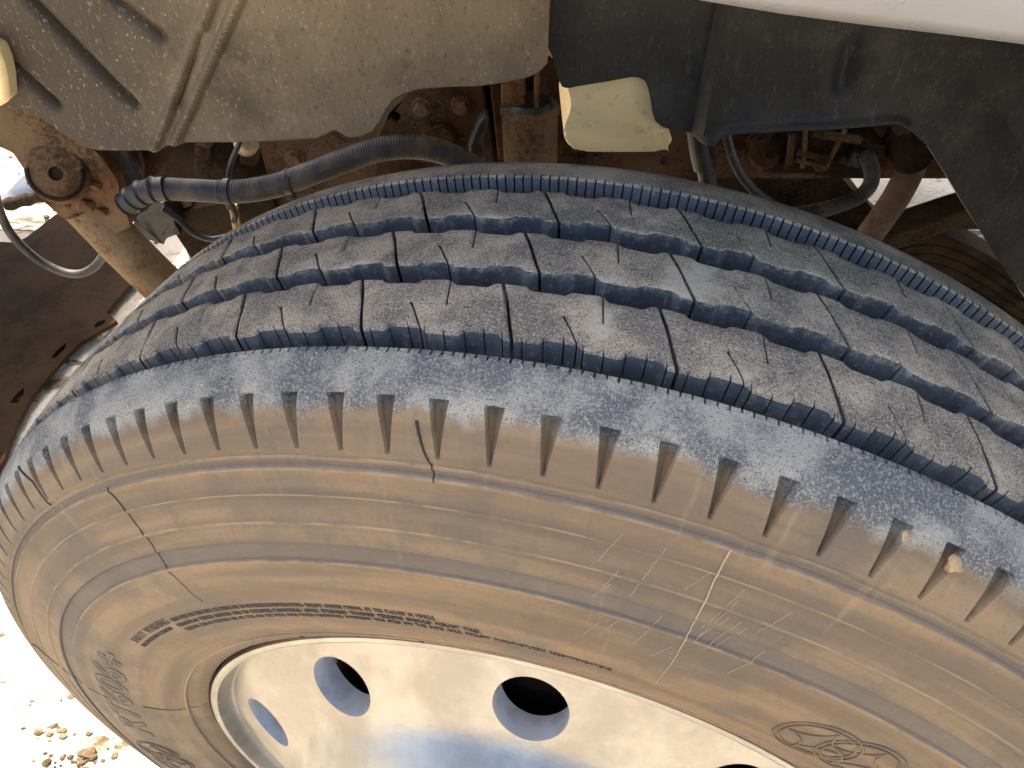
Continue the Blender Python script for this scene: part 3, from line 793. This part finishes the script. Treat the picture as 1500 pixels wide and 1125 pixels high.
for u, v, s_ in [(112, 262, .008), (122, 270, .006), (104, 285, .007), (140, 272, .006), (96, 300, .006), (128, 300, .008), (150, 310, .006), (118, 320, .006)]:
    r = bmesh.ops.create_icosphere(bm, subdivisions=2, radius=s_); p0 = at(u, v, AY - .002)
    for q in r['verts']: q.co = q.co * (1 + .5 * mnoise.noise(q.co * 150 + p0 * 9)) + p0
adopt(part('dirt_crust', bm, RUST_O), arm)
t = part('rubber_boot', (lambda b: (tube_bm(b, smooth_path(pix([(150, 195), (168, 225), (182, 262), (190, 300)], .47), 10), .022, 16), b)[1])(bmesh.new()), BLACK)
tag(t, 'curved black rubber boot just behind the round pivot of the rusty arm', 'rubber boot')
t = part('guard_plate', (lambda b: (prism_bm(b, pix([(186, 190), (275, 190), (268, 215), (215, 275), (196, 292), (204, 268), (206, 240)], .50), Vector((0, .012, 0))), b)[1])(bmesh.new()), RUST)
tag(bev(t, .003), 'brown bent plate between the rubber boot and the left liner', 'guard plate')
t = part('curved_pipe', (lambda b: (tube_bm(b, smooth_path(pix([(186, 190), (196, 220), (200, 255), (188, 300)], .485), 10), .0085, 14), b)[1])(bmesh.new()), RUST_O)
tag(t, 'rusty red curved pipe edge beside the black rubber boot', 'pipe')
t = part('support_bracket', (lambda b: (prism_bm(b, pix([(246, 290), (276, 288), (292, 340), (300, 385), (278, 388), (262, 340)], .60), Vector((0, .04, 0))), b)[1])(bmesh.new()), BEIGE)
tag(bev(t, .004), 'pale beige dusty steel bracket below the left end of the hose', 'bracket')
bm = bmesh.new(); prism_bm(bm, pix([(186, 306), (204, 296), (240, 297), (250, 310), (262, 345), (236, 356), (214, 352), (196, 330)], .56), Vector((0, .06, 0)))
bmesh.ops.triangulate(bm, faces=[f for f in bm.faces if len(f.verts) > 4]); bmesh.ops.subdivide_edges(bm, edges=bm.edges, cuts=3, use_grid_fill=True); roughen(bm, .006, 60)
t = part('greasy_joint', bm, BLACK); tag(t, 'black greasy joint between the rusty arm and the beige bracket', 'joint')
bm = bmesh.new(); tube_bm(bm, smooth_path(pix([(238, 305), (262, 322), (285, 342), (310, 350), (335, 346)], .50), 10), .004, 10)
t = part('thin_pipe', bm, BLACK); tag(t, 'thin black pipe sagging under the thick hose', 'pipe')
bm = bmesh.new()
box_bm(bm, at(345, 320, .62), (.16, .06, .085), Matrix.Rotation(R_(-14), 3, 'Y'), .006)
t = part('axle_block', bm, RUST_D); tag(t, 'dark brown steel block under the hose behind the tyre', 'axle block')
bm = bmesh.new(); c = at(342, 305, .57); cyl_bm(bm, c, c + Vector((.002, -.012, -.03)), .0062, .0062, 12, .001); cyl_bm(bm, c + Vector((0, 0, .002)), c + Vector((0, -.001, .008)), .009, .009, 6, .001)
t = part('brass_fitting', bm, NT('brass', .45).out((.45, .30, .10), metal=.8)); tag(t, 'small yellow brass fitting hanging under the hose clamp', 'fitting')

# cable at the far left
bm = bmesh.new(); tube_bm(bm, resample(smooth_path(pix([(-14, 250), (-2, 305), (18, 345), (52, 378), (88, 397), (116, 401), (138, 391), (152, 372), (160, 345), (175, 310)], .50), 20), .006), .0055, 12)
t = part('sagging_cable', bm, HOSE, None, 60); tag(t, 'thin black cable sagging in a loop below the rusty arm', 'cable')
# pale fork bracket at the far left
fk = empty('fork_bracket', at(20, 290, .62)); tag(fk, 'pale grey fork shaped bracket with two dark fingers standing for shadows at the left edge', 'bracket')
PALE = NT('pale_steel', .4).out((.62, .66, .72), spec=.5)
bm = bmesh.new(); prism_bm(bm, pix([(-50, 300), (8, 282), (30, 258), (50, 247), (62, 250), (62, 284), (36, 296), (8, 302), (-50, 325)], .62), Vector((0, .01, 0))); adopt(bev(part('plate', bm, PALE), .002), fk)
for pts in ([(46, 262), (56, 270), (70, 268)], [(10, 300), (40, 292), (66, 285)]):
    bm = bmesh.new(); tube_bm(bm, smooth_path(pix(pts, .605), 8), lambda i: .0085 + .001 * math.sin(i), 12); adopt(part('shadow_finger', bm, RUST_D), fk)  # dark fingers take the place of shadow shapes on the plate

# white bottle between the liners
def milky():
    n = NT('milky_plastic', .38); v = n.coord(); a = n.noise(v, 16, 5, .6); f = n.noise(v, 120, 4, .6)
    c = n.mix(n.step(a, .40, .70), (.92, .68, .33), (.82, .58, .25))
    c = n.mix(n.math('MULTIPLY', n.step(f, .56, .7), .3), c, (.30, .22, .13))
    n.b.inputs['Subsurface Weight'].default_value = .15; n.b.inputs['Subsurface Radius'].default_value = (.02, .012, .006)
    return n.out(c, .42, n.bump(a, .002, .3))
MILK = milky()
bo_ = [(760, 40), (800, 72), (824, 112), (835, 140), (836, 160), (829, 180), (826, 197), (831, 211), (843, 219), (860, 222), (960, 222), (976, 218), (985, 206), (978, 197), (968, 192), (961, 178), (958, 150), (956, 100), (950, 40)]
bo_ = smooth_path([(a, b, 0) for a, b in bo_], 3)
bm = bmesh.new(); prism_bm(bm, [at(q.x, q.y, .305) for q in bo_], Vector((0, .10, 0)))
es = [e for e in bm.edges if abs((e.verts[0].co - e.verts[1].co).y) < .05 and min(e.verts[0].co.y, e.verts[1].co.y) < .35]
bmesh.ops.bevel(bm, geom=es, offset=.006, segments=4, clamp_overlap=True, affect='EDGES', profile=.5)
t = part('washer_bottle', bm, MILK, None, 50); tag(t, 'cream white plastic bottle hanging below the notch in the black liner', 'washer bottle')

# right side: valve, cables, strut, springs
t = part('brake_pipe_end', (lambda b: (tube_bm(b, smooth_path(pix([(1022, 185), (1027, 220), (1034, 250), (1037, 275)], .43), 10), lambda i: .0125 - .003 * (i > 18), 14), b)[1])(bmesh.new()), BLACK)
tag(t, 'short dark pipe end hanging left of the thin bent cable', 'pipe')
bm = bmesh.new(); tube_bm(bm, resample(smooth_path(pix([(1062, 180), (1068, 215), (1082, 250), (1106, 280), (1150, 315), (1200, 380)], .42), 20), .006), .0052, 12)
t = part('bent_cable', bm, BLACK, None, 60); tag(t, 'thin black cable bending down under the fold of the dark liner', 'cable')
va = empty('air_valve', at(1200, 220, .50)); tag(va, 'dirty valve block with straps and thin rods below the dark liner', 'air valve')
bm = bmesh.new(); box_bm(bm, at(1215, 218, .51), (.105, .05, .045), Matrix.Rotation(R_(6), 3, 'Y'), .005); box_bm(bm, at(1150, 214, .52), (.055, .04, .055), None, .008); adopt(part('body', bm, RUST_D), va)
bm = bmesh.new(); cyl_bm(bm, at(1122, 224, .52), at(1122, 224, .505), .020, .018, 24, .002); adopt(part('cover', bm, RUST), va)
for a_, b_, r_ in [((1160, 196), (1156, 240), .004), ((1212, 240), (1238, 190), .0028), ((1166, 222), (1216, 234), .0042), ((1190, 195), (1260, 205), .005), ((1166, 234), (1208, 244), .003), ((1230, 232), (1272, 244), .004), ((1180, 190), (1176, 245), .003)]:
    bm = bmesh.new(); cyl_bm(bm, at(*a_, .475), at(*b_, .475), r_, r_, 10); adopt(part('rod', bm, RUST if r_ > .003 else RUST_O), va)
for u, v in [(1215, 196), (1204, 240), (1262, 214)]: adopt(bolt(None, at(u, v, .485), .008, RUST_O if u < 1210 else RUST_D), va)
bm = bmesh.new(); box_bm(bm, at(1258, 228, .48), (.03, .03, .018), Matrix.Rotation(R_(10), 3, 'Y'), .003); adopt(part('plug', bm, BLACK), va)
adopt_h = corrugated('ribbed_hose', pix([(1268, 226), (1277, 250), (1274, 272), (1255, 290), (1222, 303), (1185, 312), (1150, 316), (1110, 325), (1080, 350)], .46), .0078, .0030, .0012, HOSE)
tag(adopt_h, 'thin ribbed hose looping down from the dirty valve block', 'hose')
st = empty('strut', at(1305, 280, .50)); tag(st, 'brown rusty round strut slanting down behind the tyre at right', 'strut')
bm = bmesh.new(); P = pix([(1318, 160), (1340, 205), (1338, 235), (1318, 280), (1290, 322), (1240, 390)], .50); tube_bm(bm, resample(smooth_path(P, 12), .008), .0165, 20); adopt(part('tube', bm, rust('strut_brown', (.085, .052, .034), (.14, .09, .06), (.18, .13, .09)), None, 60), st)
bm = bmesh.new(); c = at(1333, 218, .49); cyl_bm(bm, c - Vector((0, .02, 0)), c + Vector((0, .03, 0)), .024, .024, 24, .004); adopt(part('eye', bm, RUST_D), st)
bm = bmesh.new(); prism_bm(bm, pix([(1268, 352), (1300, 345), (1360, 325), (1400, 312), (1440, 300), (1470, 330), (1440, 338), (1390, 340), (1330, 362), (1290, 376)], .62), Vector((0, .05, 0)))
t = part('stabiliser_bar', bm, RUST_D); tag(bev(t, .006), 'dark flat bar crossing the pale ground behind the strut', 'bar')
lf = empty('leaf_spring', at(1250, 320, .66)); tag(lf, 'dark brown leaf spring pack curving behind the right of the tyre', 'leaf spring')
for k in range(7):
    vs = []; bm = bmesh.new(); up = Vector((0, 0, -.0156 * k))
    base = smooth_path(pix([(1180, 345), (1250, 352), (1308, 354), (1368, 346), (1424, 362), (1480, 396), (1540, 440), (1600, 500)][: 8], .64), 8)
    a = [bm.verts.new(p + up) for p in base]; b = [bm.verts.new(p + up + Vector((0, .075, 0))) for p in base]
    c = [bm.verts.new(p + up + Vector((0, 0, -.015))) for p in base]; d = [bm.verts.new(p + up + Vector((0, .075, -.015))) for p in base]
    n = len(a)
    for i in range(n - 1):
        for q, r in ((a, b), (c, d), (a, c), (b, d)): bm.faces.new((q[i], q[i + 1], r[i + 1], r[i]))
    bm.faces.new((a[0], b[0], d[0], c[0])); bm.faces.new((a[-1], b[-1], d[-1], c[-1]))
    roughen(bm, .0015, 40); adopt(bev(part('leaf', bm, RUST_D), .003), lf)

# unseen block added at left, shaped so its shadow darkens the ground in view
bm = bmesh.new(); bx_ = lambda y: -1.25 + .14 * (y - 1.734)
prism_bm(bm, [Vector((x, y, .55)) for x, y in [(-1.95, -.2), (bx_(-.2), -.2), (bx_(1.98), 1.98), (-1.95, 1.98)]], Vector((0, 0, .19)))
t = part('shadow_block', bm, BLACK); tag(t, 'dark block out of view ahead of the wheel, added to cast a shadow', 'shadow block')

# clods of dry mud stuck on the shoulder of the tyre
MUD = rust('dry_mud', (.12, .075, .035), (.44, .31, .16), (.52, .42, .27), 160)
def clod(p0, n_, s_, u, label):
    bm = bmesh.new(); p0 = Vector(p0)
    for k in range(n_):
        r = bmesh.ops.create_icosphere(bm, subdivisions=2, radius=s_ * random.uniform(.35, .8)); o = Vector((random.uniform(-1, 1), random.uniform(-.4, .4), random.uniform(-1, 1))) * s_ * .7
        for q in r['verts']: q.co = q.co * (1 + .55 * mnoise.noise(q.co * 260 + Vector((k, u, 0)))) + p0 + o
    t = part('mud_clod', bm, MUD, None, 30); tag(t, label, 'mud clod', None, 'mud clods on the tyre shoulder')
clod((.1287, -.1395, .9895), 9, .0021, 3, 'small pale mud clod on the worn tyre shoulder, the upper left of the two')
clod((.1513, -.1460, .9785), 18, .0032, 5, 'larger crumbly mud clod on the worn tyre shoulder, with dark gaps')

# dark sheet laid where the ground ahead of the wheel is in shade
def atz(u, v, z):
    p = at(u, v, 1.0); d = p - CAM; return CAM + d * ((z - CAM.z) / d.z)
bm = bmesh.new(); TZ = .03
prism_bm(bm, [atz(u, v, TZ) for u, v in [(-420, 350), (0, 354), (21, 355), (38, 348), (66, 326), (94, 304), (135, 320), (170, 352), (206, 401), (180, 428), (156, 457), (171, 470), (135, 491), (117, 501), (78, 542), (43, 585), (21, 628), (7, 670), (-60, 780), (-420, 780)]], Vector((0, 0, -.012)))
SHADE_BROWN = rust('shade_brown', (.018, .009, .003), (.034, .017, .006), (.042, .022, .008), 14)  # brown set dark to read as shaded ground
t = part('shade_sheet', bm, SHADE_BROWN)
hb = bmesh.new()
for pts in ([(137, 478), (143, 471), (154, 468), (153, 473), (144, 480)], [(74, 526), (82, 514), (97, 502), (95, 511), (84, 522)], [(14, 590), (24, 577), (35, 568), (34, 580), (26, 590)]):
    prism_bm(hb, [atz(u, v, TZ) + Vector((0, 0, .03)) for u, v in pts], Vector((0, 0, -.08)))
cut(t, hb)  # openings shaped as the sun flecks in that shade
tag(bev(t, .004), 'dark brown sheet standing for shade on the bright ground at the left edge', 'shade stand-in')

# things deeper in, behind the hose
bm = bmesh.new(); prism_bm(bm, pix([(392, 232), (740, 232), (760, 330), (470, 330), (400, 345)], .60), Vector((0, .03, 0)))
t = part('spring_hanger', bm, RUST); tag(bev(t, .004), 'rusty reddish plate just above the tyre below the thick hose', 'spring hanger')
bm = bmesh.new(); box_bm(bm, at(310, 235, .74), (.26, .05, .16), Matrix.Rotation(R_(-4), 3, 'Y'), .008)
t = part('engine_crossmember', bm, RUST_D); tag(t, 'dark brown beam in the gap under the left liner behind the hose', 'crossmember')
for (a, b), lab in (((368, 215), 'rusty upright lug in the dark gap, nearer the bracket plate'), ((300, 228), 'small brown lug in the dark gap under the left liner')):
    bm = bmesh.new(); box_bm(bm, at(a, b, .68), (.022, .03, .045), Matrix.Rotation(R_(18), 3, 'Y'), .003); t = part('steel_lug', bm, RUST); tag(t, lab, 'lug')
bm = bmesh.new(); cyl_bm(bm, at(360, 212, .64), at(366, 206, .60), .016, .014, 20, .002); t = part('round_cap', bm, BEIGE); tag(t, 'pale round cap just below the edge of the left liner', 'cap')
bm = bmesh.new(); prism_bm(bm, pix([(-40, 60), (-6, 70), (4, 95), (9, 120), (12, 150), (-2, 158), (-40, 170)], .245), Vector((0, .02, 0)))
t = part('trim_edge', bm, MILK); tag(bev(t, .004), 'pale cream edge of trim at the far left of the brown liner', 'trim')

bm = bmesh.new(); prism_bm(bm, pix([(900, 250), (1225, 258), (1262, 288), (1300, 330), (1316, 352), (1290, 420), (900, 420)], .80), Vector((0, .08, 0)))
bmesh.ops.triangulate(bm, faces=[f for f in bm.faces if len(f.verts) > 4]); bmesh.ops.subdivide_edges(bm, edges=bm.edges, cuts=4, use_grid_fill=True); roughen(bm, .010, 14)
t = part('axle_housing', bm, RUST_D); tag(t, 'dark brown axle housing in shade under the rail, left of the strut', 'axle')

bm = bmesh.new(); box_bm(bm, (.35, 1.0, zb + .21), (1.3, .42, .42), None, .03)  # unseen box added behind the rail to darken its holes and block light
t = part('dark_backing', bm, RUST_D); tag(t, 'dark box added behind the rusty rail to keep light out', 'backing box')
